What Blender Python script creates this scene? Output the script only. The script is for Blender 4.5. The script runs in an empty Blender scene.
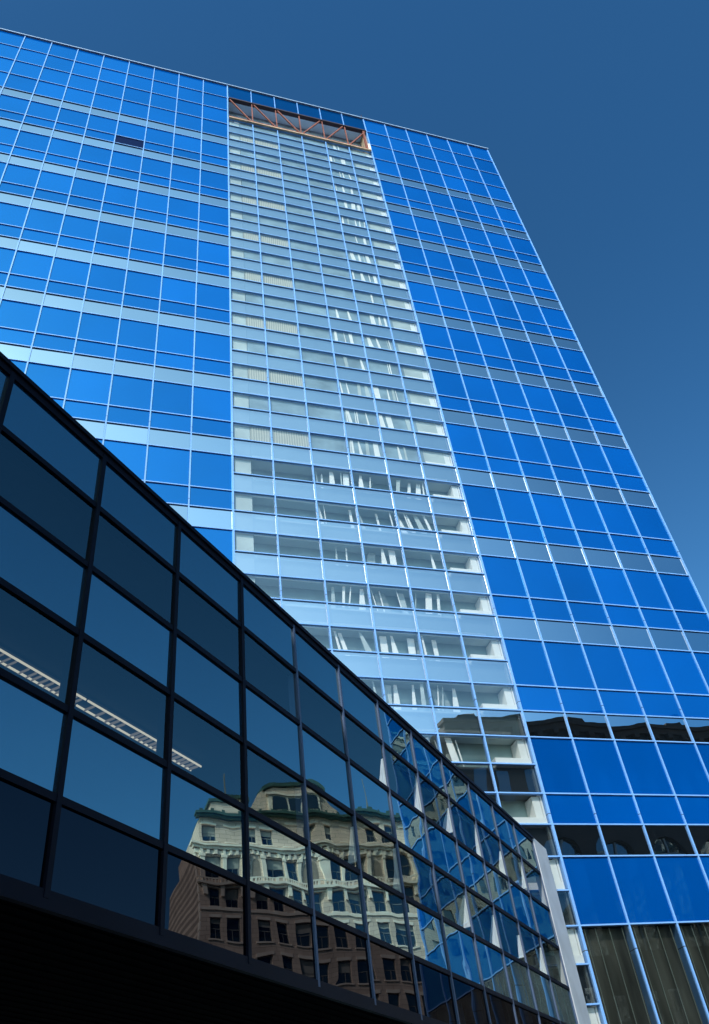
import bpy, bmesh, math, random
from mathutils import Vector, Matrix
random.seed(11)
S = bpy.context.scene
COL = S.collection
W, H = 709, 1024

# ------------------------------------------------------------------ measured frame
CAM_Z = 1.65
FOC, PIT, ROL = 829.99, 0.726644, -0.1439
AZ = 0.3724066                                   # the tower's street line
DIST, U0 = 20.816, 12.735
HF, TALL, SHORT, BAND = 3.60336, 1.79319, 0.90995, 0.90022
V0, VTOP = 7.6123 + CAM_Z, 55.6926 + CAM_Z
CW = 1.5
UX, UY = math.cos(AZ), math.sin(AZ)

def street(u, n, z=0.0):                         # street-grid coordinates -> world
    return Vector((UX*u - UY*n, UY*u + UX*n, z))

# ------------------------------------------------------------------ camera
cam_d = bpy.data.cameras.new('camera')
cam = bpy.data.objects.new('camera', cam_d); COL.objects.link(cam)
r0 = Vector((1, 0, 0)); f0 = Vector((0, math.cos(PIT), math.sin(PIT))); u0 = r0.cross(f0)
cr, sr = math.cos(ROL), math.sin(ROL)
cx = r0*cr + u0*sr; cy = u0*cr - r0*sr; cz = -f0
cam.matrix_world = Matrix(((cx.x, cy.x, cz.x, 0), (cx.y, cy.y, cz.y, 0), (cx.z, cy.z, cz.z, CAM_Z), (0, 0, 0, 1)))
cam_d.sensor_width = 36; cam_d.lens = FOC/H*36
cam_d.clip_start = 0.05; cam_d.clip_end = 6000
S.camera = cam
S.render.resolution_x, S.render.resolution_y = W, H
CP = Vector((0, 0, CAM_Z))

def px(p):
    v = p - CP
    d = v.dot(f0)
    if d < 0.1: return None
    return (W/2 + FOC*v.dot(cx)/d, H/2 - FOC*v.dot(cy)/d)

# ------------------------------------------------------------------ materials
def mat(name):
    m = bpy.data.materials.new(name); m.use_nodes = True
    nt = m.node_tree; nt.nodes.clear()
    out = nt.nodes.new('ShaderNodeOutputMaterial')
    return m, nt, out

def node(nt, t, **kw):
    n = nt.nodes.new(t)
    for k, v in kw.items():
        if k in n.inputs.keys(): n.inputs[k].default_value = v
        else: setattr(n, k, v)
    return n

def rgba(c): return (c[0], c[1], c[2], 1)

def noise_bump(nt, scale, strength, dist=0.01, detail=1.0, coord='Object'):
    tc = node(nt, 'ShaderNodeTexCoord')
    nz = node(nt, 'ShaderNodeTexNoise', Scale=scale, Detail=detail)
    nt.links.new(tc.outputs[coord], nz.inputs['Vector'])
    b = node(nt, 'ShaderNodeBump', Strength=strength, Distance=dist)
    nt.links.new(nz.outputs['Fac'], b.inputs['Height'])
    return b

def varied(nt, c, amt, scale, detail=4.0, stretch=None):
    tc = node(nt, 'ShaderNodeTexCoord')
    nz = node(nt, 'ShaderNodeTexNoise', Scale=scale, Detail=detail)
    if stretch:
        mp = node(nt, 'ShaderNodeMapping'); mp.inputs['Scale'].default_value = stretch
        nt.links.new(tc.outputs['Object'], mp.inputs['Vector']); nt.links.new(mp.outputs[0], nz.inputs['Vector'])
    else:
        nt.links.new(tc.outputs['Object'], nz.inputs['Vector'])
    rp = node(nt, 'ShaderNodeValToRGB')
    rp.color_ramp.elements[0].position = 0.3; rp.color_ramp.elements[1].position = 0.7
    rp.color_ramp.elements[0].color = rgba([x*(1-amt) for x in c]); rp.color_ramp.elements[1].color = rgba([min(1, x*(1+amt)) for x in c])
    nt.links.new(nz.outputs['Fac'], rp.inputs['Fac'])
    return rp.outputs['Color']

def solid(name, c, rough=0.6, amt=0.12, scale=1.5, spec=0.3, bump=0, bscale=20, metal=0.0, stretch=None):
    m, nt, out = mat(name)
    b = node(nt, 'ShaderNodeBsdfPrincipled', Roughness=rough, Metallic=metal)
    b.inputs['Specular IOR Level'].default_value = spec
    nt.links.new(varied(nt, c, amt, scale, stretch=stretch), b.inputs['Base Color'])
    if bump:
        nt.links.new(noise_bump(nt, bscale, bump, 0.02, 3).outputs[0], b.inputs['Normal'])
    nt.links.new(b.outputs[0], out.inputs[0])
    return m

def glass(name, gloss_c, body_c, lo, hi, transparent=False, bump=0.05, bscale=0.9, rough=0.0, amt=0.1, blend=0.35):
    """coated pane: mirror share lo (straight on) .. hi (grazing) over a tinted body or a clear one"""
    m, nt, out = mat(name)
    g = node(nt, 'ShaderNodeBsdfGlossy', Roughness=rough, Color=rgba(gloss_c))
    if transparent:
        d = node(nt, 'ShaderNodeBsdfTransparent', Color=rgba(body_c))
    else:
        d = node(nt, 'ShaderNodeBsdfDiffuse')
        nt.links.new(varied(nt, body_c, amt, 0.25, 2), d.inputs['Color'])
    if not transparent:
        gi = node(nt, 'ShaderNodeNewGeometry'); oi = node(nt, 'ShaderNodeObjectInfo')
        ad = node(nt, 'ShaderNodeMath', operation='ADD'); nt.links.new(gi.outputs['Random Per Island'], ad.inputs[0]); nt.links.new(oi.outputs['Random'], ad.inputs[1])
        fr = node(nt, 'ShaderNodeMath', operation='FRACT'); nt.links.new(ad.outputs[0], fr.inputs[0])
        vr = node(nt, 'ShaderNodeMapRange'); vr.inputs['To Min'].default_value = 0.88; vr.inputs['To Max'].default_value = 1.09
        nt.links.new(fr.outputs[0], vr.inputs['Value'])
        for sh_, base in ((d, None), (g, gloss_c)):
            vm = node(nt, 'ShaderNodeVectorMath', operation='SCALE')
            if base is None: nt.links.new(d.inputs['Color'].links[0].from_socket, vm.inputs[0])
            else: vm.inputs[0].default_value = base
            nt.links.new(vr.outputs[0], vm.inputs['Scale']); nt.links.new(vm.outputs[0], sh_.inputs['Color'])
    lw = node(nt, 'ShaderNodeLayerWeight', Blend=blend)
    mr = node(nt, 'ShaderNodeMapRange'); mr.inputs['To Min'].default_value = lo; mr.inputs['To Max'].default_value = hi
    nt.links.new(lw.outputs['Fresnel'], mr.inputs['Value'])
    mx = node(nt, 'ShaderNodeMixShader')
    nt.links.new(mr.outputs[0], mx.inputs[0]); nt.links.new(d.outputs[0], mx.inputs[1]); nt.links.new(g.outputs[0], mx.inputs[2])
    if bump:
        nt.links.new(noise_bump(nt, bscale, bump, 0.02, 1.5).outputs[0], g.inputs['Normal'])
    nt.links.new(mx.outputs[0], out.inputs[0])
    return m

def emit(name, c, s):
    m, nt, out = mat(name)
    e = node(nt, 'ShaderNodeEmission', Color=rgba(c), Strength=s); nt.links.new(e.outputs[0], out.inputs[0]); return m

M = {}
M['blue'] = glass('blue_panel_glass', (0.12, 0.55, 0.85), (0.0, 0.066, 0.31), 0.13, 0.95, bump=0.04, blend=0.5)
M['blue_dark'] = glass('dark_blue_panel_glass', (0.10, 0.42, 0.8), (0.0, 0.03, 0.12), 0.10, 0.5, bump=0.04)
M['navy'] = glass('navy_pane', (0.2, 0.3, 0.5), (0.005, 0.01, 0.04), 0.06, 0.2, bump=0)
M['band'] = glass('window_band_glass', (0.72, 0.88, 0.97), (0.006, 0.009, 0.012), 0.62, 0.95, bump=0.06)
M['pale'] = glass('pale_atrium_glass', (0.84, 0.93, 0.98), (0.90, 0.96, 0.98), 0.56, 0.9, transparent=True, bump=0.05)
M['clear'] = glass('clear_atrium_glass', (0.82, 0.93, 0.98), (0.975, 0.995, 0.99), 0.12, 0.6, transparent=True, bump=0.05)
M['lobby'] = glass('lobby_glass', (0.7, 0.8, 0.85), (0.75, 0.8, 0.78), 0.16, 0.8, transparent=True, bump=0.05)
M['mullion'] = solid('blue_grey_mullion_paint', (0.155, 0.335, 0.68), 0.35, 0.08, 0.8, 0.5)
def add_joint(m, period, off):
    nt = m.node_tree; b = [n for n in nt.nodes if n.type == 'BSDF_PRINCIPLED'][0]
    tc = node(nt, 'ShaderNodeTexCoord'); sp = node(nt, 'ShaderNodeSeparateXYZ'); nt.links.new(tc.outputs['Object'], sp.inputs[0])
    a1 = node(nt, 'ShaderNodeMath', operation='ADD'); a1.inputs[1].default_value = off; nt.links.new(sp.outputs['Z'], a1.inputs[0])
    a2 = node(nt, 'ShaderNodeMath', operation='MODULO'); a2.inputs[1].default_value = period; nt.links.new(a1.outputs[0], a2.inputs[0])
    a3 = node(nt, 'ShaderNodeMath', operation='LESS_THAN'); a3.inputs[1].default_value = 0.022; nt.links.new(a2.outputs[0], a3.inputs[0])
    mx = node(nt, 'ShaderNodeMixRGB'); mx.inputs[2].default_value = (0.03, 0.05, 0.1, 1)
    nt.links.new(a3.outputs[0], mx.inputs[0]); nt.links.new(b.inputs['Base Color'].links[0].from_socket, mx.inputs[1]); nt.links.new(mx.outputs[0], b.inputs['Base Color'])
add_joint(M['mullion'], HF, 0.35)
M['transom'] = solid('blue_grey_transom_paint', (0.165, 0.35, 0.70), 0.35, 0.08, 0.8, 0.5)
M['core'] = solid('dark_core', (0.03, 0.035, 0.045), 0.9)
M['white'] = solid('white_interior_paint', (0.95, 0.96, 0.93), 0.6, 0.05)
M['inner'] = solid('grey_interior_panel', (0.30, 0.41, 0.42), 0.7, 0.25, 0.6)
M['liner'] = solid('pale_blue_grey_liner', (0.27, 0.38, 0.45), 0.8, 0.3, 0.9)
M['liner_pale'] = solid('pale_liner', (0.52, 0.60, 0.60), 0.8, 0.15, 0.9)
M['inner_dark'] = solid('dim_interior_panel', (0.30, 0.36, 0.36), 0.7, 0.3, 0.5)
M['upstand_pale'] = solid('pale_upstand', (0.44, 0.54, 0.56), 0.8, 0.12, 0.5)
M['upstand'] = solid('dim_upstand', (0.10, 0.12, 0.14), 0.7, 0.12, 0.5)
M['rust'] = solid('rust_red_steel', (0.20, 0.065, 0.045), 0.7, 0.3, 3, 0.3)
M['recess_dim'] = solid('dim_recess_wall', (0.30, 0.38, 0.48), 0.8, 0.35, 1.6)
M['rust_dark'] = solid('dark_steel', (0.03, 0.02, 0.03), 0.7)
M['tan'] = solid('tan_render', (0.50, 0.36, 0.24), 0.85, 0.3, 2)
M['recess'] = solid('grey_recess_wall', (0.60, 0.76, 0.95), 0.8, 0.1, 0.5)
M['coping'] = solid('pale_coping_metal', (0.26, 0.36, 0.50), 0.4, 0.06)
M['frame_dark'] = solid('dark_bronze_frame', (0.005, 0.006, 0.013), 0.5, 0.2, 1, 0.08)
M['frame_sunlit'] = solid('sunlit_frame_tone', (0.06, 0.09, 0.16), 0.45, 0.12, 1, 0.25)  # lighter copy of the frame finish: sun on the right-hand mullions put into colour
M['sky_opaque'] = glass('skywalk_panel_glass', (0.38, 0.50, 0.50), (0.0, 0.04, 0.11), 0.70, 0.95, bump=0.22, bscale=0.9)
M['sky_window'] = glass('skywalk_window_glass', (0.50, 0.60, 0.58), (0.92, 0.96, 0.97), 0.30, 0.36, transparent=True, bump=0.22, bscale=0.9)
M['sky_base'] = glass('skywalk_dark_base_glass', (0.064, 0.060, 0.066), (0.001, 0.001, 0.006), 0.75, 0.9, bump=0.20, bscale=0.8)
M['fin'] = solid('white_fin_paint', (0.92, 0.93, 0.95), 0.5, 0.05)
M['wedge_white'] = solid('pale_sun_wedge', (0.74, 0.78, 0.84), 0.8, 0.25, 6, stretch=(1, 8, 0.6))
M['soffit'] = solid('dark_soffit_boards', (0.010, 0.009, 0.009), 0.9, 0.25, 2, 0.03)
M['jamb'] = solid('pale_grey_end_panel', (0.52, 0.55, 0.60), 0.5, 0.15, 1.2, 0.4)
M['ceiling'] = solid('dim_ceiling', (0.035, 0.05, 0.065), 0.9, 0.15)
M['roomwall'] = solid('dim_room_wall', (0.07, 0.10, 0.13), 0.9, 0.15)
M['tube'] = emit('lamp_tube', (1.0, 0.93, 0.70), 0.7)
M['louvre'] = solid('white_louvre', (0.75, 0.72, 0.62), 0.5, 0.05)

def stone(name, c, bw, bh, mortar=0.7, rough=0.85):
    m, nt, out = mat(name)
    tc = node(nt, 'ShaderNodeTexCoord')
    mp = node(nt, 'ShaderNodeMapping'); mp.inputs['Rotation'].default_value = (math.radians(90), 0, 0)
    nt.links.new(tc.outputs['Object'], mp.inputs['Vector'])
    br = node(nt, 'ShaderNodeTexBrick')
    br.inputs['Color1'].default_value = rgba(c); br.inputs['Color2'].default_value = rgba([x*0.88 for x in c])
    br.inputs['Mortar'].default_value = rgba([x*mortar for x in c]); br.inputs['Scale'].default_value = 1
    br.inputs['Mortar Size'].default_value = 0.02; br.inputs['Brick Width'].default_value = bw; br.inputs['Row Height'].default_value = bh
    nt.links.new(mp.outputs[0], br.inputs['Vector'])
    nz = node(nt, 'ShaderNodeTexNoise', Scale=0.5, Detail=6)
    nt.links.new(tc.outputs['Object'], nz.inputs['Vector'])
    rp = node(nt, 'ShaderNodeValToRGB'); rp.color_ramp.elements[0].color = (0.50, 0.49, 0.48, 1); rp.color_ramp.elements[1].color = (1.1, 1.08, 1.04, 1)
    nt.links.new(nz.outputs['Fac'], rp.inputs['Fac'])
    mx = node(nt, 'ShaderNodeMixRGB', blend_type='MULTIPLY'); mx.inputs[0].default_value = 1
    nt.links.new(br.outputs['Color'], mx.inputs[1]); nt.links.new(rp.outputs['Color'], mx.inputs[2])
    b = node(nt, 'ShaderNodeBsdfPrincipled', Roughness=rough)
    nt.links.new(mx.outputs[0], b.inputs['Base Color']); nt.links.new(b.outputs[0], out.inputs[0])
    return m
M['lime'] = stone('cream_limestone', (0.95, 0.77, 0.64), 1.1, 0.42, 0.5)
M['lime_plain'] = solid('cream_limestone_trim', (0.97, 0.80, 0.67), 0.8, 0.14, 0.8)
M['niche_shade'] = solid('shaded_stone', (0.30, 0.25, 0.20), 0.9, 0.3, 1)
M['copper'] = solid('green_copper', (0.05, 0.11, 0.10), 0.7, 0.3, 1)
M['brick'] = stone('dark_brown_brick', (0.042, 0.024, 0.018), 0.5, 0.16, 0.6)
M['brick_trim'] = solid('brown_sandstone', (0.06, 0.036, 0.026), 0.9, 0.25, 0.8)
M['old_pane'] = glass('old_window_pane', (0.6, 0.7, 0.75), (0.02, 0.03, 0.035), 0.15, 0.6, bump=0.3)
M['sash'] = solid('grey_sash', (0.22, 0.23, 0.22), 0.6)
M['shade'] = solid('cream_blind', (0.35, 0.36, 0.33), 0.8)
M['plaster'] = solid('grey_concrete', (0.22, 0.21, 0.20), 0.9, 0.15, 0.4)
M['asphalt'] = solid('asphalt', (0.05, 0.05, 0.052), 0.9, 0.25, 2, bump=0.2)
M['pave'] = solid('paving', (0.24, 0.235, 0.22), 0.9, 0.15, 1.5)

def beige_blind():
    m, nt, out = mat('striped_beige_blind')
    tc = node(nt, 'ShaderNodeTexCoord')
    wv = node(nt, 'ShaderNodeTexWave', Scale=3.2, Distortion=1.2, Detail=1.0)
    nt.links.new(tc.outputs['Object'], wv.inputs['Vector'])
    rp = node(nt, 'ShaderNodeValToRGB'); rp.color_ramp.elements[0].color = (0.40, 0.42, 0.38, 1); rp.color_ramp.elements[1].color = (0.66, 0.64, 0.55, 1)
    nt.links.new(wv.outputs['Fac'], rp.inputs['Fac'])
    d = node(nt, 'ShaderNodeBsdfDiffuse'); nt.links.new(rp.outputs[0], d.inputs[0]); nt.links.new(d.outputs[0], out.inputs[0])
    return m
M['blind'] = beige_blind()

# ------------------------------------------------------------------ mesh helpers
class MB:
    def __init__(s): s.v = []; s.f = []; s.mi = []; s.sm = []
    def face(s, pts, mi=0, smooth=False):
        i = len(s.v); s.v += [tuple(p) for p in pts]; s.f.append(tuple(range(i, i+len(pts)))); s.mi.append(mi); s.sm.append(smooth)
    def box(s, x0, x1, y0, y1, z0, z1, mi=0):
        i = len(s.v)
        s.v += [(x, y, z) for z in (z0, z1) for y in (y0, y1) for x in (x0, x1)]
        for q in ((0,2,3,1),(4,5,7,6),(0,1,5,4),(2,6,7,3),(0,4,6,2),(1,3,7,5)):
            s.f.append(tuple(i+k for k in q)); s.mi.append(mi); s.sm.append(False)
    def prism(s, poly, y0, y1, mi=0):             # poly in (x,z), counter-clockwise seen from -y
        n = len(poly)
        s.face([(x, y0, z) for x, z in poly], mi); s.face([(x, y1, z) for x, z in reversed(poly)], mi)
        for k in range(n):
            (a, b), (c, d) = poly[k], poly[(k+1) % n]
            s.face([(a, y0, b), (a, y1, b), (c, y1, d), (c, y0, d)], mi)
    def bar(s, a, b, t, mi=0):                    # square bar between two points
        a = Vector(a); b = Vector(b); d = (b-a).normalized()
        up = Vector((0, 1, 0)) if abs(d.y) < 0.9 else Vector((1, 0, 0))
        p = d.cross(up).normalized()*t/2; q = d.cross(p).normalized()*t/2
        c = [a+p+q, a-p+q, a-p-q, a+p-q]; e = [x+(b-a) for x in c]
        s.face(list(reversed(c)), mi); s.face(e, mi)
        for k in range(4): s.face([c[k], c[(k+1) % 4], e[(k+1) % 4], e[k]], mi)
    def pane(s, x0, x1, z0, z1, y, mi=0, tilt=0.0015, bulge=0.001, twist=0.0015, N=4):
        i = len(s.v)
        ax, az_ = random.gauss(0, tilt), random.gauss(0, tilt); b = random.gauss(bulge, bulge*0.4); t = random.gauss(twist, abs(twist)*0.5)
        w, h = (x1-x0)/2, (z1-z0)/2
        for c in range(N+1):
            for r in range(N+1):
                p, q = -1+2*r/N, -1+2*c/N
                s.v.append((x0+w+w*p, y + ax*w*p + az_*h*q - b*(1-p*p)*(1-q*q) + t*p*q*0.5, z0+h+h*q))
        for c in range(N):
            for r in range(N):
                k = i + c*(N+1) + r
                s.f.append((k, k+1, k+N+2, k+N+1)); s.mi.append(mi); s.sm.append(True)
    def build(s, name, mats, parent=None, kind=None, label=None):
        me = bpy.data.meshes.new(name); me.from_pydata(s.v, [], s.f)
        if not isinstance(mats, (list, tuple)): mats = [mats]
        for m in mats: me.materials.append(M[m] if isinstance(m, str) else m)
        me.polygons.foreach_set('material_index', s.mi); me.polygons.foreach_set('use_smooth', s.sm); me.update()
        o = bpy.data.objects.new(name, me); COL.objects.link(o)
        if parent: o.parent = parent
        if kind: o['kind'] = kind
        if label: o['label'] = label
        return o

def empty(name, loc, rot, label, cat, group=None):
    o = bpy.data.objects.new(name, None); COL.objects.link(o)
    o.location = loc; o.rotation_euler = (0, 0, rot); o.empty_display_size = 0.5
    o['label'] = label; o['category'] = cat
    if group: o['group'] = group
    return o

def one_box(name, parent, m, *b, **kw):
    q = MB(); q.box(*b); return q.build(name, m, parent, **kw)

# ================================================================== THE TOWER
T = empty('office_tower', street(U0, DIST, 0), AZ, 'tall blue glass office tower with a pale glazed centre bay under a rooftop recess', 'office tower')
def tw(x, y, z): return street(U0+x, DIST+y, z)
I0, I1 = -20, 6
X0, X1 = I0*CW, I1*CW
CB0 = -6*CW
b = [V0 + k*HF for k in range(14)]
NK = 11
t12 = b[NK] + BAND
TS = (VTOP - t12)/4
zlow = V0 - TALL
ZR = t12 + 2.7                                   # foot of the recess
# core behind the side blocks and the deep core behind the atrium
one_box('core', T, 'core', X0, CB0-0.02, 0.35, 26, 0.05, VTOP-0.05)
one_box('core', T, 'core', 0.02, X1-0.02, 0.35, 26, 0.05, VTOP-0.05)
one_box('core', T, 'core', CB0-0.02, 0.02, 5.0, 26, 0.05, VTOP-0.05)
# list all panes
panes = []                                         # (kind, mat, x0,x1,z0,z1)
def side_cols(): return [i for i in range(I0, -6)] + [i for i in range(0, 6)]
for i in side_cols():
    xa, xb = i*CW, (i+1)*CW
    panes.append(['spandrel_panel', 'blue', xa, xb, zlow, V0])
    for k in range(NK+1):
        panes.append(['window', 'band', xa, xb, b[k], b[k]+BAND])
        if k < NK:
            s_ = b[k]+BAND+SHORT
            dark = (i == -10 and k == 10)
            panes.append(['spandrel_panel', 'navy' if dark else 'blue', xa, xb, b[k]+BAND, s_])
            panes.append(['spandrel_panel', 'blue', xa, xb, s_, b[k+1]])
    for q in range(4):
        panes.append(['spandrel_panel', 'blue', xa, xb, t12+q*TS, t12+(q+1)*TS])
rows = []                                          # centre bay rows: (z0, z1, clear?, k, sub)
for k in range(-2, NK+1):
    z = V0 + k*HF
    s_ = z+BAND+SHORT; m_ = s_ + TALL/2
    rows.append((z, z+BAND, False, k, 0))
    if k < NK:
        rows += [(z+BAND, s_, True, k, 0), (s_, m_, False, k, 1), (m_, z+HF, True, k, 1)]
    else:
        rows += [(z+BAND, z+BAND+0.9, True, k, 0), (z+BAND+0.9, z+BAND+1.8, False, k, 1), (z+BAND+1.8, ZR, True, k, 1)]
rows = [r for r in rows if r[1] > 0.9]
for (z0, z1, clr, k, sub) in rows:
    for i in range(-6, 0):
        panes.append(['window', 'clear' if clr else 'pale', i*CW, (i+1)*CW, max(z0, 0.3), z1])
for i in range(-6, 0):
    panes.append(['header_panel', 'blue_dark', i*CW, (i+1)*CW, VTOP-TS, VTOP])
for i in side_cols():
    panes.append(['lobby_window', 'lobby', i*CW, (i+1)*CW, 0.3, zlow])

def shown(p):                                      # how large a pane shows
    pts = [px(tw(x, 0, z)) for x, z in ((p[2], p[4]), (p[3], p[4]), (p[3], p[5]), (p[2], p[5]))]
    if any(q is None for q in pts): return 0
    cxx = sum(q[0] for q in pts)/4; cyy = sum(q[1] for q in pts)/4
    if not (-10 < cxx < W+10 and -10 < cyy < H+10): return 0
    top = 352 + cxx*0.955 - (cxx**2)*0.00008       # the skywalk hides what lies under this line
    if cxx < 545 and cyy > top: return 0
    a = 0
    for k in range(4):
        (xa, ya), (xb, yb) = pts[k], pts[(k+1) % 4]; a += xa*yb-xb*ya
    return abs(a)/2
mats_t = ['blue', 'band', 'pale', 'clear', 'blue_dark', 'lobby', 'navy']
for kind in ('spandrel_panel', 'window', 'header_panel', 'lobby_window'):
    ps = sorted([p for p in panes if p[0] == kind], key=shown, reverse=True)
    first = [p for p in ps if p[1] == 'navy'] + [p for p in ps if p[1] != 'navy']
    rest = MB()
    for n_, p in enumerate(first):
        q = MB() if n_ < 100 else rest
        q.pane(p[2]+0.03, p[3]-0.03, p[4]+0.025, p[5]-0.025, 0.02, mats_t.index(p[1]) if q is rest else 0,
               tilt=0.0016 if kind != 'spandrel_panel' else 0.0022, bulge=0.0012, twist=-0.004)
        if q is not rest:
            q.build(kind, p[1], T, label='dark navy pane among the blue panels' if p[1] == 'navy' else None)
    if rest.v: rest.build(kind, mats_t, T, kind='stuff')
# mullions
for i in range(I0, I1+1):
    centre = -6 < i < 0
    q = MB()
    wd = 0.025 if not (i in (-6, 0, I1)) else 0.036
    if centre:
        q.box(i*CW-wd, i*CW+wd, -0.022, 0.12, 0.05, ZR)
        q.box(i*CW-wd, i*CW+wd, -0.022, 0.12, VTOP-TS, VTOP-0.01)
    else:
        q.box(i*CW-wd, i*CW+wd, -0.022, 0.30, 0.05, VTOP-0.01)
    q.build('mullion', 'mullion', T)
# transoms: full width where both sides share a line
def transom(xa, xb, z, t=0.019, pr=0.025):
    one_box('transom', T, 'transom', xa, xb, -pr, 0.10, z-t, z+t)
zs_side = [zlow] + [z for k in range(NK) for z in (b[k], b[k]+BAND, b[k]+BAND+SHORT)] + [b[NK], t12]
for z in zs_side: transom(X0, X1, z)
for k in range(NK): transom(CB0, 0, b[k]+BAND+SHORT+TALL/2)
transom(CB0, 0, t12+0.9); transom(CB0, 0, t12+1.8)
for z in (V0-TALL/2, V0-TALL-SHORT, V0-HF, V0-HF-TALL/2): transom(CB0, 0, z)
for q in (1, 2, 3):
    transom(X0, CB0, t12+q*TS); transom(0, X1, t12+q*TS)
transom(CB0, 0, ZR, 0.05); transom(CB0, 0, VTOP-TS, 0.06, 0.05)
one_box('coping', T, 'coping', X0, X1+0.06, -0.08, 0.4, VTOP, VTOP+0.09)
# right flank: the same bands turned round the corner
q = MB()
for j in range(16):
    ya, yb = 0.06+j*1.6, 0.06+(j+1)*1.6-0.06
    def fl(z0, z1, mi): q.face([(X1, ya, z0), (X1, yb, z0), (X1, yb, z1), (X1, ya, z1)], mi)
    for k in range(NK+1):
        fl(b[k]+0.03, b[k]+BAND-0.03, 1)
        if k < NK:
            fl(b[k]+BAND+0.03, b[k]+BAND+SHORT-0.03, 0); fl(b[k]+BAND+SHORT+0.03, b[k+1]-0.03, 0)
    for w in range(4): fl(t12+w*TS+0.03, t12+(w+1)*TS-0.03, 0)
    fl(0.1, V0-0.03, 0)
q.build('side_glazing', ['blue', 'band'], T, kind='stuff')
q = MB()
for j in range(17): q.box(X1-0.02, X1+0.05, 0.06+j*1.6-0.05, 0.06+j*1.6+0.01, 0.05, VTOP-0.02)
q.build('side_mullions', 'mullion', T, kind='stuff')
# atrium interior
one_box('back_wall', T, 'inner', CB0+0.02, -0.02, 0.62, 0.8, 0.1, ZR-0.2)
one_box('return_wall', T, 'white', -0.10, -0.045, 0.13, 0.62, 0.1, ZR-0.2)
one_box('pier_lining', T, 'liner_pale', CB0+0.10, CB0+0.70, 0.13, 0.20, 0.1, ZR-0.2)
rb = random.Random(5)
nb = 0
for (z0, z1, clr, k, sub) in rows:
    if z0 < 2.0: continue
    high = k >= 4
    if not clr:
        high = k >= 4
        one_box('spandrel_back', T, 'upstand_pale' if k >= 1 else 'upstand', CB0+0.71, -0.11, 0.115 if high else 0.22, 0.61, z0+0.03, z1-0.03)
        if sub == 0:
            q = MB(); q.box(CB0+0.75, -0.5, 0.09 if high else 0.14, 0.114 if high else 0.219, z0+0.14, z0+0.22); q.build('floor_edge', 'white', T)
        continue
    q = MB()                                       # side wall and white blocks shaped as the L of sunlight in the right-hand bay
    q.box(-1.25, -0.11, 0.10, 0.60, z0-0.02, z0+0.24)
    q.box(-0.36, -0.12, 0.14, 0.60, z0+0.24, z1-0.04)
    q.box(CB0+0.12, CB0+0.72, 0.06, 0.125, z0-0.01, z0+0.07)
    q.build('sun_patch_block', 'white', T)
    if sub == 1 and k >= 1:
        q = MB(); q.box(CB0+0.8, -1.4, 0.08, 0.20, z0-0.01, z0+0.09); q.build('sill_ledge', 'white', T)
    if high:
        q = MB(); q.box(-1.26, -0.37, 0.125, 0.24, z0+0.25, z1-0.01); q.build('liner_panel', 'liner_pale', T)
    if high:                                       # lined with panels close behind the glass
        xm = CB0 + (2.0 + 0.33*((k*5+sub*3) % 5))*CW
        if sub == 0:
            q = MB(); q.box(CB0+0.72, xm, 0.105, 0.21, z0+0.02, z1-0.01); q.build('roller_blind', 'blind', T)
            q = MB(); q.box(xm+0.01, -1.27, 0.11, 0.24, z0+0.02, z1-0.01); q.build('liner_panel', 'liner', T)
        else:
            q = MB(); q.box(CB0+0.72, -1.27, 0.11, 0.24, z0+0.02, z1-0.01); q.build('liner_panel', 'liner', T)
    for col in range(-5, -1):
        if nb >= 100 or z0 < V0-3: break
        if col == -5 and (k >= 2 or sub): continue
        if (k >= 4 and col < -3) or (k >= 7 and col < -2): continue
        nb += 1
        q = MB()
        x = (col + rb.uniform(0.05, 0.2))*CW
        lean = rb.uniform(-0.16, 0.16)*(0.25 if high else 1)
        while x < (col+0.93)*CW:                    # leaning pale strips shaped as patches of light caught behind the glass
            w0 = rb.choice((0.05, 0.09, 0.15, 0.24)); w1 = w0*rb.uniform(0.3, 1.1); le = lean + rb.uniform(-0.05, 0.05)
            yy = rb.uniform(0.07, 0.09) if high else rb.uniform(0.14, 0.36)
            xe = min(x+w0, (col+0.95)*CW)
            if rb.random() < 0.72:
                q.prism([(x, z0+0.02), (xe, z0+0.02), (min(x+le+w1, (col+0.97)*CW), z1-0.03), (x+le, z1-0.03)], yy, yy+0.012, 0 if rb.random() < 0.7 else 2)
            x = xe + rb.choice((0.04, 0.12, 0.2, 0.34))
        if not high and rb.random() < 0.6:          # a dim panel behind
            x = (col + rb.uniform(0.0, 0.35))*CW; le = rb.uniform(-0.3, 0.3); w = rb.uniform(0.3, 0.8)
            q.prism([(x, z0+0.02), (x+w, z0+0.02), (x+w+le, z1-0.05), (x+le+0.1, z1-0.05)], 0.42, 0.46, 1)
        q.build('light_patch_strips', ['white', 'inner_dark', 'liner_pale'], T)
# rooftop recess with its truss
zr0, zr1 = ZR+0.05, VTOP-TS-0.06
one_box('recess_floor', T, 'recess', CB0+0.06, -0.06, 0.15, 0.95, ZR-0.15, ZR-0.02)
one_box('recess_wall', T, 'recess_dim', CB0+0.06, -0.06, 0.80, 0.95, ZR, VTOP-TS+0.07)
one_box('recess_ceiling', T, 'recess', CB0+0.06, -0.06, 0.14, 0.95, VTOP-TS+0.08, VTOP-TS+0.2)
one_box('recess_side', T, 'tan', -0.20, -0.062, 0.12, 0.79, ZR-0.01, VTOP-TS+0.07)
TR = MB(); TR.box(CB0+0.07, -0.06, -0.10, 0.08, zr0-0.02, zr0+0.15); truss = TR.build('roof_truss', 'rust', T)
one_box('chord_flange', truss, 'tan', CB0+0.07, -0.06, -0.13, 0.08, zr0-0.09, zr0-0.021)
one_box('top_chord', truss, 'rust_dark', CB0+0.07, -0.06, -0.10, 0.14, zr1-0.10, zr1+0.02)
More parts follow.
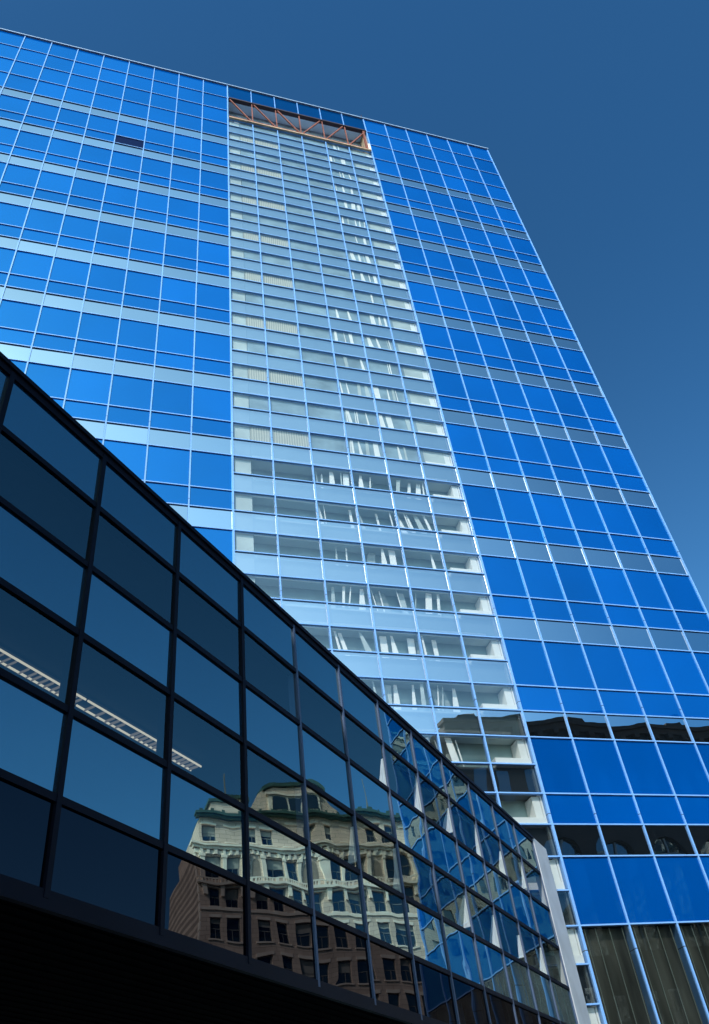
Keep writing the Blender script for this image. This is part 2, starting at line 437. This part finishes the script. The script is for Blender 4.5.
for j in range(6):
    xa, xb = CB0+j*CW, CB0+(j+1)*CW
    q = MB()
    if j < 3: q.bar((xa+0.12, -0.01, zr1-0.10), (xb-0.04, -0.01, zr0+0.15), 0.075)
    else: q.bar((xb-0.12, -0.01, zr1-0.10), (xa+0.04, -0.01, zr0+0.15), 0.075)
    q.build('diagonal', 'rust', truss)
    if j:
        q = MB(); q.box(xa-0.03, xa+0.03, -0.04, 0.02, zr0+0.15, zr1-0.10); q.build('upright', 'rust', truss)
q = MB(); q.box(-0.30, -0.20, -0.06, 0.1, ZR+0.17, zr1-0.1); q.build('upright', 'rust', truss)
one_box('sunlit_spot_plate', truss, 'white', -0.19, -0.07, -0.12, -0.105, ZR+0.1, ZR+0.85)  # white plate added as the bright sunlit spot at the recess end
one_box('lightning_rod', T, 'rust_dark', -0.02, 0.02, 0.1, 0.14, VTOP+0.09, VTOP+0.9)
# lobby: hanging cords and a dim hall behind the tall panes
for i in range(0, 4):
    q = MB()
    for f_ in (0.12, 0.34, 0.62, 0.88): q.box((i+f_)*CW-0.010, (i+f_)*CW+0.010, 0.10, 0.115, 0.4, zlow-0.05)
    q.build('blind_cord', 'shade', T)
q = MB(); q.box(0.1, X1-0.1, 0.28, 0.34, 0.1, zlow-0.02); q.build('lobby_blind', solid('dim_lobby_blind', (0.115, 0.105, 0.090), 0.8, 0.65, 0.7, stretch=(3, 1, 0.5)), T)

# ================================================================== THE SKYWALK
SD = math.radians(67.85); SX, SY = math.cos(SD), math.sin(SD)
HH = 7.62
HX, HY = 0.061*HH, 1.995*HH                          # mullion H is local x = 0
SP = 0.1991*HH
K = empty('skywalk', (HX, HY, 0), SD, 'dark glass skywalk with black frames crossing the street to the blue tower', 'skywalk')
def sw(x, y, z): return Vector((HX + SX*x - SY*y, HY + SY*x + SX*y, z))
RZ = [CAM_Z + HH*r for r in (0.993, 0.8835, 0.7685, 0.6535, 0.5395, 0.4265, 0.3200)]
J0, J1 = -13, 5
def jx(j): return j*0.1973*HH if j < 0 else j*0.2014*HH
xs0, xs1 = jx(J0), jx(J1) + 0.02
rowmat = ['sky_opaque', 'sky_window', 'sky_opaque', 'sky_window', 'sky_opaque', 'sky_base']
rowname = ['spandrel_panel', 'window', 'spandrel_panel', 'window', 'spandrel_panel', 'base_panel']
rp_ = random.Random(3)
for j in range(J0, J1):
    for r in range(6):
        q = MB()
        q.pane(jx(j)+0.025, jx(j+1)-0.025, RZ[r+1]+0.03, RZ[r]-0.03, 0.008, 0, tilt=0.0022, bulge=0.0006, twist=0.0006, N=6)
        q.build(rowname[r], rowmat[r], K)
for j in range(J0, J1+1):
    mw = 0.031 if j < -3 else 0.024
    one_box('mullion', K, 'frame_dark' if j < -3 else 'frame_sunlit', jx(j)-mw, jx(j)+mw, -0.026 if j < -3 else -0.02, 0.14 if j < -2 else 0.016, RZ[6]-0.02, RZ[0]+0.02)
for r in range(0, 7):
    hgt = 0.036 if 0 < r < 6 else 0.05
    one_box('transom', K, 'frame_dark', xs0, xs1, -0.018, 0.13, RZ[r]-hgt, RZ[r]+hgt)
one_box('coping', K, 'frame_dark', xs0, xs1+0.05, -0.045, 0.5, RZ[0]+0.051, RZ[0]+0.115)
one_box('roof', K, 'plaster', xs0, xs1, 0.5, 4.2, RZ[0]-0.10, RZ[0]+0.06)
one_box('far_wall', K, 'roomwall', xs0, xs1, 4.2, 4.35, RZ[6]-0.05, RZ[0]+0.16)
# end piece that closes the gap to the tower
one_box('end_panel', K, 'jamb', xs1+0.03, xs1+1.20, -0.03, 0.15, 0.1, RZ[0]+0.10)
# rooms
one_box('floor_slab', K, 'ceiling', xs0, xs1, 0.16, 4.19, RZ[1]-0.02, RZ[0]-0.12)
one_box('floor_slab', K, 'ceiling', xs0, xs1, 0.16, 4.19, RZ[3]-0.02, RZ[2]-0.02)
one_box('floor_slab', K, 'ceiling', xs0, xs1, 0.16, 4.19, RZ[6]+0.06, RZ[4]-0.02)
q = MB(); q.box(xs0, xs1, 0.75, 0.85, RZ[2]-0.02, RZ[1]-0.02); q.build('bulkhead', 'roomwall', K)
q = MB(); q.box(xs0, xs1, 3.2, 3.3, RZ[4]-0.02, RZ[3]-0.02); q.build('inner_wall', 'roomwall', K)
for j in range(-2, J1+1):  # wedges of sunlight beside the mullions, built as pale solid pieces
    for (za, zb) in ((RZ[2], RZ[1]), (RZ[4], RZ[3])):
        if rp_.random() < 0.3: continue
        q = MB()
        y0 = 0.018; y1 = rp_.uniform(0.10, 0.30); y2 = y0 + rp_.uniform(0.01, 0.07); t_ = 0.02
        lo_ = za + rp_.choice((0.04, 0.04, 0.16)); hi_ = zb - rp_.uniform(0.05, 0.3)
        ym = (y1+y2)/2 + rp_.uniform(-0.05, 0.03); zm = (lo_+hi_)/2
        pts = [(y0, lo_), (y1, lo_), (ym, zm), (y2, hi_), (y0, hi_)]
        q.face([(jx(j)-t_, y, z) for y, z in reversed(pts)]); q.face([(jx(j)+t_, y, z) for y, z in pts])
        for k in range(5):
            (ya, z_a), (yb, z_b) = pts[k], pts[(k+1) % 5]
            q.face([(jx(j)-t_, ya, z_a), (jx(j)-t_, yb, z_b), (jx(j)+t_, yb, z_b), (jx(j)+t_, ya, z_a)])
        q.build('sun_wedge', 'wedge_white', K)
# ribbed soffit
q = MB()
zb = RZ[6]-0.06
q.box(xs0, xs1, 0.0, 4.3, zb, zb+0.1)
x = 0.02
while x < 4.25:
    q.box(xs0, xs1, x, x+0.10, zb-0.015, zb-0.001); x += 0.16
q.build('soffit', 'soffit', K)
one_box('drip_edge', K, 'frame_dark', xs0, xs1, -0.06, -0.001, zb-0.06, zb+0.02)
# lamps inside
def ceiling_light(xa, xb, label):
    c = empty('ceiling_light', sw((xa+xb)/2, 0.80, RZ[3]-0.03), SD, label, 'ceiling light', 'louvred lamps in the skywalk')
    L = (xb-xa)/2
    one_box('housing', c, 'ceiling', -L, L, -0.10, 0.10, -0.02, 0.0)
    for s_ in (-1, 1): one_box('lamp_tube', c, 'tube', -L, L, s_*0.08-0.007, s_*0.08+0.007, -0.055, -0.035)
    q = MB(); n_ = int(2*L/0.085)
    for k in range(n_):
        if rp_.random() < 0.12: continue
        x = -L + (k+0.5+rp_.uniform(-0.15, 0.15))*2*L/n_; q.prism([(x-0.03, -0.075), (x-0.01, -0.075), (x+0.022, -0.025), (x+0.008, -0.025)], -0.07, 0.07)
    q.build('louvre', 'blade_glow', c)
M['blade_glow'] = emit('lit_louvre_blade', (1.0, 0.90, 0.72), 0.16)  # blades glow faintly, standing in for light caught from the tubes
ceiling_light(jx(-6)-0.9, jx(-6)+0.93, 'louvred ceiling lamp behind the leftmost skywalk window')
ceiling_light(jx(-6)+0.96, jx(-5)+0.93, 'louvred ceiling lamp behind the second skywalk window from the left')
ceiling_light(jx(-5)+0.96, jx(-5)+1.6, 'short louvred ceiling lamp just above the reflected stone building')

# ================================================================== OLD BUILDINGS ACROSS THE STREETS
def old_window(parent, x, z0, w, h, y=0.0, arch=False, depth=0.35, two=True, blind=0.4, rnd=random):
    """frame set in the wall opening, pane as its child; the dark reveal belongs to the frame"""
    q = MB()
    fr = 0.09
    q.box(x-w/2, x-w/2+fr, y+depth-0.10, y+depth, z0, z0+h); q.box(x+w/2-fr, x+w/2, y+depth-0.10, y+depth, z0, z0+h)
    q.box(x-w/2+fr, x+w/2-fr, y+depth-0.10, y+depth, z0, z0+fr); q.box(x-w/2+fr, x+w/2-fr, y+depth-0.10, y+depth, z0+h-fr, z0+h)
    q.box(x-w/2+fr, x+w/2-fr, y+depth-0.10, y+depth-0.01, z0+h*0.5-0.04, z0+h*0.5+0.04)
    if two: q.box(x-0.035, x+0.035, y+depth-0.09, y+depth-0.011, z0+fr, z0+h*0.5-0.04)
    f = q.build('window', 'sash', parent)
    q = MB(); q.pane(x-w/2+fr, x+w/2-fr, z0+fr, z0+h-fr, y+depth-0.05, 0, tilt=0.006, bulge=0.002, twist=0.002, N=3)
    if rnd.random() < blind: 
        bz = z0+h-fr-rnd.uniform(0.2, 0.6)*h
        q.box(x-w/2+fr, x+w/2-fr, y+depth-0.075, y+depth-0.06, bz, z0+h-fr-0.01, 1)
    q.build('pane', ['old_pane', 'shade'], f)
    return f

def wall_with_holes(q, x0, x1, z0, z1, holes, y=0.0, depth=0.42, mi=0):
    """one storey of wall: holes are (xa,xb,za,zb) sharing one sill and head height"""
    holes = sorted(holes)
    if not holes:
        q.box(x0, x1, y, y+depth, z0, z1, mi); return
    za, zb = holes[0][2], holes[0][3]
    q.box(x0, x1, y, y+depth, z0, za, mi); q.box(x0, x1, y, y+depth, zb, z1, mi)
    px_ = x0
    for (a, c, _, _) in holes:
        q.box(px_, a, y, y+depth, za, zb, mi); px_ = c
    q.box(px_, x1, y, y+depth, za, zb, mi)

HC = 32.0
rs = random.Random(8)
# ---- cream hotel-like stone block, far to the right of the tower; its street face runs along the cross street
A = (75.0, 22.1)
ST = empty('stone_building', street(A[0], A[1], 0), AZ-math.pi/2, 'ornate cream stone building with copper cornice seen mirrored in the skywalk glass', 'building')
zc = CAM_Z + HC
LEN = 52.0
def block(parent, L, floors, dz=0.0, right_return=True, lowest=9.0):
    """face from x=-L to 0, facing local -y. z levels hang from the main cornice."""
    z = zc + dz
    bays = [(-1.7 - k*2.2) for k in range(int((L-2)/2.2))]
    q = MB()
    q.box(-L, 0, 0.45, 18, 0.1, z-0.2)                           # body
    # attic storey, set back
    ah = [(x-0.62, x+0.62, z+0.8, z+2.4) for n_, x in enumerate(bays) if n_ % 3 != 1]
    wall_with_holes(q, -L+0.8, -0.8, z+0.0, z+3.1, ah, 0.7)
    q.box(-L+0.8, -0.8, 1.13, 17, z+0.0, z+3.1)
    for (a, c, za, zb_) in ah: old_window(parent, (a+c)/2, za, c-a, zb_-za, 0.7, rnd=rs)
    # column storey
    h1 = [(x-0.74, x+0.74, z-3.45, z-1.1) for n_, x in enumerate(bays) if n_ % 3 != 2]
    wall_with_holes(q, -L, 0, z-3.9, z-0.4, h1)
    for (a, c, za, zb_) in h1: old_window(parent, (a+c)/2, za, c-a, zb_-za, 0.0, rnd=rs)
    # storey under the balcony
    h2 = [(x-0.7, x+0.7, z-6.45, z-4.4) for x in bays]
    wall_with_holes(q, -L, 0, z-6.7, z-3.9, h2)
    for (a, c, za, zb_) in h2: old_window(parent, (a+c)/2, za, c-a, zb_-za, 0.0, rnd=rs)
    # plain storeys
    zz = z-6.7
    while zz - 3.3 > lowest:
        hh = [(x-0.7, x+0.7, zz-2.95, zz-0.85) for n_, x in enumerate(bays) ]
        wall_with_holes(q, -L, 0, zz-3.3, zz, hh)
        for (a, c, za, zb_) in hh: old_window(parent, (a+c)/2, za, c-a, zb_-za, 0.0, rnd=rs)
        zz -= 3.3
    q.box(-L, 0, 0.0, 0.44, 0.1, zz)
    q.build('wall', 'lime', parent)
    # trim
    q = MB(); q.box(-L-0.3, 0.3, -0.35, 0.5, z-0.4, z-0.1); q.box(-L-0.5, 0.5, -0.6, 0.8, z-0.1, z+0.12); q.box(-L-0.15, 0.15, -0.15, 0.45, z-0.95, z-0.55)
    q.build('cornice', 'lime_plain', parent)
    q = MB(); q.box(-L-0.2, 0.2, -0.55, 0.0, z-4.15, z-3.9); q.box(-L-0.2, 0.2, -0.5, -0.4, z-3.55, z-3.43)
    xx = -L
    while xx < 0: q.box(xx, xx+0.14, -0.5, -0.4, z-3.9, z-3.55); xx += 0.36
    q.build('balcony', 'lime_plain', parent)
    q = MB(); q.box(-L-0.1, 0.1, -0.14, 0.0, z-6.85, z-6.6); q.build('string_course', 'lime_plain', parent)
    for n_, x in enumerate(bays + [bays[-1]-2.2]):
        xm = x+1.1
        q = MB(); q.box(xm-0.24, xm+0.24, -0.30, 0.0, z-3.9, z-0.95); q.box(xm-0.33, xm+0.33, -0.38, 0.0, z-1.3, z-1.0); q.build('pilaster', 'lime_plain', parent)
        q = MB(); q.prism([(xm-0.2, z-5.3), (xm+0.2, z-5.3), (xm+0.26, z-4.16), (xm-0.26, z-4.16)], -0.34, 0.0); q.build('corbel', 'lime_plain', parent)
    # brackets under the main cornice, sills and arched niches
    q = MB(); xx = -L+0.3
    while xx < 0: q.box(xx, xx+0.28, -0.3, 0.0, z-0.95, z-0.41); xx += 0.75
    q.build('brackets', 'lime_plain', parent)
    q = MB()
    for x in bays:
        q.box(x-0.85, x+0.85, -0.12, 0.0, z-6.62, z-6.46)
        q.box(x-0.85, x+0.85, -0.10, 0.0, z-4.39, z-4.25)
        q.box(x-0.8, x+0.8, 0.58, 0.7, z+0.66, z+0.79); q.box(x-0.75, x+0.75, 0.56, 0.7, z+2.42, z+2.6)
    zz = z-6.7
    while zz - 3.3 > lowest:
        for x in bays: q.box(x-0.85, x+0.85, -0.12, 0.0, zz-3.1, zz-2.96); q.box(x-0.8, x+0.8, -0.05, 0.0, zz-0.84, zz-0.55)
        zz -= 3.3
    q.build('sills', 'lime_plain', parent)
    for n_, x in enumerate(bays):
        if n_ % 3 == 2:
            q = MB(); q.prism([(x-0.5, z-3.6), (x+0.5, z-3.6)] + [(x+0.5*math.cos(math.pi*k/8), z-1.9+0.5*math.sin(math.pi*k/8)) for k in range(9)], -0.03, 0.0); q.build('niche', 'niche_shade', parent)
    # copper gutter cornice over the attic
    q = MB(); q.box(-L+0.3, -0.3, 0.15, 0.95, z+3.1, z+3.35); q.box(-L+0.1, -0.1, -0.05, 1.0, z+3.35, z+3.62)
    xx = -L+0.4
    while xx < -0.5: q.box(xx, xx+0.35, -0.02, 0.1, z+3.62, z+3.85); xx += 1.3
    q.build('copper_cornice', 'copper', parent)
    # roof blocks and the big arched gable
    gx = -11.5
    q = MB()
    q.box(-5.8, -2.2, 2.0, 12, z+3.1, z+5.4); q.box(-L+2, -26, 2.0, 12, z+3.1, z+5.0)
    q.build('roof_block', 'lime', parent)
    q = MB(); q.box(-6.1, -1.9, 1.8, 12.2, z+5.4, z+5.75); q.box(-L+1.8, -25.8, 1.8, 12.2, z+5.0, z+5.3); q.build('roof_edge', 'copper', parent)
    arc = [(gx+6.4, z+3.1), (gx+5.9, z+4.0), (gx+3.7, z+6.7)]
    n_ = 10
    arc += [(gx+3.5*math.cos(math.pi*(0.06+0.88*k/n_)), z+6.4+0.9*math.sin(math.pi*(0.06+0.88*k/n_))) for k in range(n_+1)]
    arc += [(gx-3.7, z+6.7), (gx-5.9, z+4.0), (gx-6.4, z+3.1)]
    q = MB(); q.prism(list(reversed(arc)), 1.6, 12); gb = q.build('gable', 'lime', parent)
    q = MB()
    top = [(gx+3.8*math.cos(math.pi*(0.04+0.92*k/n_)), z+6.5+1.0*math.sin(math.pi*(0.04+0.92*k/n_))) for k in range(n_+1)]
    for k in range(n_):
        (xa, za), (xb, zb_) = top[k], top[k+1]
        q.prism([(xb, zb_-0.1), (xa, za-0.1), (xa, za+0.32), (xb, zb_+0.32)], 1.3, 12.1)
    q.build('gable_roof', 'copper', gb)
    q = MB(); q.box(gx-3.0, gx+3.0, 1.3, 1.6, z+4.0, z+6.1); q.box(gx-3.4, gx+3.4, 1.1, 1.7, z+6.1, z+6.35); q.build('dormer_surround', 'lime_plain', gb)
    q = MB()
    for s_ in (-1.9, -0.1, 1.7): q.box(gx+s_-0.7, gx+s_+0.8, 1.22, 1.32, z+4.3, z+5.9)
    q.build('dormer_window', 'old_pane', gb)
    q = MB()
    for s_ in (-8.5, 7.2): q.box(gx+s_-0.06, gx+s_+0.06, 3, 3.12, z+3.1, z+8.8)
    q.build('aerial', 'sash', parent)
    # flank: quoins and windows on the end wall
    q = MB()
    for s_ in range(int((z-6)/0.9)):
        q.box(-0.01, 0.12, 0.0, 0.9 if s_ % 2 else 0.55, 6+s_*0.9, 6+s_*0.9+0.8)
    q.build('quoins', 'lime_plain', parent)
block(ST, LEN, 5)

# ---- paler stone block further along the same street (only seen mirrored in the tower and again in the skywalk)
S2 = empty('stone_apartment_block', street(58, -6, 0), AZ-math.pi/2, 'pale stone apartment block with plain sash windows across the side street', 'building')
q = MB(); Z2 = 66.0; L2 = 33.0
q.box(-L2, 0, 0.45, 16, 0.1, Z2)
fl_ = 0
zz = Z2-0.8
while zz-4.3 > 27:
    bays = [-1.6-k*3.0 for k in range(11)]
    hh = [(x-0.75, x+0.75, zz-3.5, zz-0.9) for x in bays]
    wall_with_holes(q, -L2, 0, zz-4.3, zz, hh)
    for (a, c, za, zb_) in hh: old_window(S2, (a+c)/2, za, c-a, zb_-za, 0.0, rnd=rs)
    zz -= 4.3
q.box(-L2, 0, 0, 0.44, 0.1, zz); q.box(-L2, 0, 0, 0.44, Z2-0.8, Z2)
q.build('wall', 'lime', S2)
q = MB(); q.box(-L2-0.4, 0.4, -0.5, 0.6, Z2, Z2+0.5); q.box(-L2, 0, -0.2, 0, Z2-5.1, Z2-4.7); q.build('cornice', 'lime_plain', S2)
S2.location = street(110, -50, 0); S2.rotation_euler = (0, 0, AZ-math.pi/2)

# ---- dark brown arcaded building behind the camera; its roofline shows in the tower's lowest windows
UB0, UB1 = 26.0, 58.0
B = empty('brown_arcade_building', street(UB0, -12, 0), AZ+math.pi, 'dark brown brick building with round arched windows facing the tower', 'building')
LB = UB1-UB0; ZB = 30.4 + CAM_Z
q = MB(); q.box(-LB, 0, 0.6, 20, 0.1, ZB-0.3)
def arch_poly(x, w, z0, z1, n=8):
    r = w/2
    return [(x-r, z0), (x+r, z0)] + [(x+r*math.cos(math.pi*k/n), z1-r+r*math.sin(math.pi*k/n)) for k in range(n+1)]
q.box(-LB, 0, 0.0, 0.59, 0.1, 15.0); q.box(-LB, 0, 0.0, 0.59, 23.2, ZB)
arches = [-2.8-4.4*k for k in range(7)]
pxx = 0.0
for x in arches:
    q.box(x+1.5, pxx, 0, 0.59, 15.0, 23.2); pxx = x-1.5
    n_ = 8                                            # spandrels over each arch
    for k in range(n_):
        a0, a1 = math.pi*k/n_, math.pi*(k+1)/n_
        xa, za = x+1.5*math.cos(a0), 21.2+1.5*math.sin(a0); xb, zb2 = x+1.5*math.cos(a1), 21.2+1.5*math.sin(a1)
        q.prism([(xb, zb2), (xa, za), (xa, 23.2), (xb, 23.2)], 0.0, 0.59)
q.box(-LB, pxx, 0, 0.59, 15.0, 23.2)
q.build('wall', 'brick', B)
for x in arches:
    q = MB(); q.prism(arch_poly(x, 3.0, 15.0, 22.7), 0.40, 0.46, 0); f = q.build('arched_window', 'old_pane', B)
    q = MB(); q.box(x-0.08, x+0.08, 0.3, 0.39, 15, 22.6); q.box(x-1.5, x+1.5, 0.31, 0.385, 18.9, 19.1); q.box(x-1.5, x+1.5, 0.31, 0.385, 21.0, 21.2); q.build('sash_bars', 'sash', f)
q = MB(); q.box(-LB-0.4, 0.4, -0.6, 0.6, ZB-0.5, ZB-0.1); q.box(-LB-0.2, 0.2, -0.3, 0.0, ZB-1.1, ZB-0.5)
for k in range(21): q.box(-LB+k*1.5, -LB+k*1.5+0.5, -0.5, 0.0, ZB-1.6, ZB-1.1)
q.build('cornice', 'brick_trim', B)
q = MB()
for k in range(3): q.prism([(-3-k*9.5, ZB-0.1), (-1.0-k*9.5, ZB-0.1), (-1.3-k*9.5, ZB+0.5), (-2.7-k*9.5, ZB+0.5)], -0.1, 0.8)
q.build('parapet_block', 'brick_trim', B)
for zrow in (25.3, 10.0, 5.5):
    for x in arches:
        for s_ in (-0.9, 0.9):
            q = MB(); q.box(x+s_-0.5, x+s_+0.5, -0.03, 0.01, zrow, zrow+2.6); q.box(x+s_-0.62, x+s_+0.62, -0.09, 0.0, zrow-0.2, zrow-0.02, 1); q.build('window', ['old_pane', 'brick_trim'], B)

# ---- grey office block behind and to the left: it keeps the near half of the skywalk in shade
G = empty('grey_office_block', street(-7, -12, 0), AZ+math.pi, 'plain grey concrete office block standing behind the near end of the skywalk', 'building')
q = MB(); q.box(0.02, 50, 0.3, 18, 0.1, 29.2)
for k in range(8): q.box(0, 50, 0.0, 0.29, 0.3+k*3.7, 1.6+k*3.7)
for k in range(18): q.box(k*2.85, k*2.85+0.5, -0.1, 0.28, 0.1, 29.3)
q.build('wall', 'plaster', G)
for k in range(7):
    q = MB(); q.box(0.5, 49, 0.2, 0.25, 1.62+k*3.7, 3.96+k*3.7); q.build('window_strip', 'old_pane', G)
one_box('coping', G, 'plaster', -0.2, 50.2, -0.2, 18.2, 29.31, 29.6)

# ================================================================== GROUND
q = MB(); q.face([(-3000, -3000, -0.15), (3000, -3000, -0.15), (3000, 3000, -0.15), (-3000, 3000, -0.15)])
g = q.build('ground', 'asphalt'); g['kind'] = 'structure'
def slab(name, u0_, u1_, n0_, n1_, top):
    q = MB(); q.box(u0_, u1_, n0_, n1_, -0.3, top); o = q.build(name, 'pave'); o.rotation_euler = (0, 0, AZ); o['kind'] = 'structure'
slab('pavement', -40, 30, 15.5, 60, 0.0)
slab('pavement', -70, 110, -40, -2.5, 0.0)
slab('pavement', 70, 110, 6, 100, 0.0)

# ================================================================== LIGHT
SUN_EL = math.radians(38)
sh = Vector((-0.174, -0.985, 0)).normalized()
sdir = Vector((sh.x*math.cos(SUN_EL), sh.y*math.cos(SUN_EL), math.sin(SUN_EL)))
ld = bpy.data.lights.new('sun', 'SUN'); ld.energy = 5.0; ld.angle = math.radians(0.5); ld.color = (1.0, 0.95, 0.88)
lo = bpy.data.objects.new('sun', ld); COL.objects.link(lo); lo.rotation_euler = sdir.to_track_quat('Z', 'Y').to_euler()
wd_ = bpy.data.worlds.new('World'); S.world = wd_; wd_.use_nodes = True
nt = wd_.node_tree; nt.nodes.clear()
out = nt.nodes.new('ShaderNodeOutputWorld'); bg = nt.nodes.new('ShaderNodeBackground')
sk = nt.nodes.new('ShaderNodeTexSky'); sk.sky_type = 'NISHITA'; sk.sun_disc = False
sk.sun_elevation = SUN_EL; sk.sun_rotation = math.atan2(sh.x, sh.y); sk.altitude = 300; sk.air_density = 1.0; sk.dust_density = 0.9; sk.ozone_density = 1.5
tc = nt.nodes.new('ShaderNodeTexCoord')
dt = nt.nodes.new('ShaderNodeVectorMath'); dt.operation = 'DOT_PRODUCT'; dt.inputs[1].default_value = sdir
nt.links.new(tc.outputs['Generated'], dt.inputs[0])
gl = nt.nodes.new('ShaderNodeMapRange'); gl.interpolation_type = 'SMOOTHSTEP'      # clear deep blue away from the sun, haze glow towards it
gl.inputs['From Min'].default_value = 0.40; gl.inputs['From Max'].default_value = 0.95; gl.inputs['To Min'].default_value = 0.0; gl.inputs['To Max'].default_value = 1.0
nt.links.new(dt.outputs['Value'], gl.inputs['Value'])
tn = nt.nodes.new('ShaderNodeMixRGB'); tn.inputs[1].default_value = (0.31, 0.84, 1.18, 1); tn.inputs[2].default_value = (2.05, 2.85, 2.65, 1)
nt.links.new(gl.outputs[0], tn.inputs[0])
mx = nt.nodes.new('ShaderNodeMixRGB'); mx.blend_type = 'MULTIPLY'; mx.inputs[0].default_value = 1
nt.links.new(sk.outputs[0], mx.inputs[1]); nt.links.new(tn.outputs[0], mx.inputs[2])
sx_ = nt.nodes.new('ShaderNodeSeparateXYZ'); nt.links.new(tc.outputs['Generated'], sx_.inputs[0])
el = nt.nodes.new('ShaderNodeMapRange'); el.interpolation_type = 'SMOOTHSTEP'
el.inputs['From Min'].default_value = 0.85; el.inputs['From Max'].default_value = 0.25; el.inputs['To Min'].default_value = 0.0; el.inputs['To Max'].default_value = 1.0
nt.links.new(sx_.outputs['Z'], el.inputs['Value'])
hz = nt.nodes.new('ShaderNodeMixRGB'); hz.inputs[1].default_value = (1, 1, 1, 1); hz.inputs[2].default_value = (1.75, 1.45, 1.35, 1)
nt.links.new(el.outputs[0], hz.inputs[0])
m3 = nt.nodes.new('ShaderNodeMixRGB'); m3.blend_type = 'MULTIPLY'; m3.inputs[0].default_value = 1
nt.links.new(mx.outputs[0], m3.inputs[1]); nt.links.new(hz.outputs[0], m3.inputs[2])
nt.links.new(m3.outputs[0], bg.inputs[0]); bg.inputs[1].default_value = 0.12
nt.links.new(bg.outputs[0], out.inputs[0])
S.view_settings.view_transform = 'Standard'; S.view_settings.look = 'None'; S.view_settings.exposure = 0; S.view_settings.gamma = 1
S.cycles.max_bounces = 10; S.cycles.glossy_bounces = 5; S.cycles.transparent_max_bounces = 12; S.cycles.diffuse_bounces = 3
S.cycles.use_denoising = True
S.cycles.caustics_reflective = False; S.cycles.caustics_refractive = False
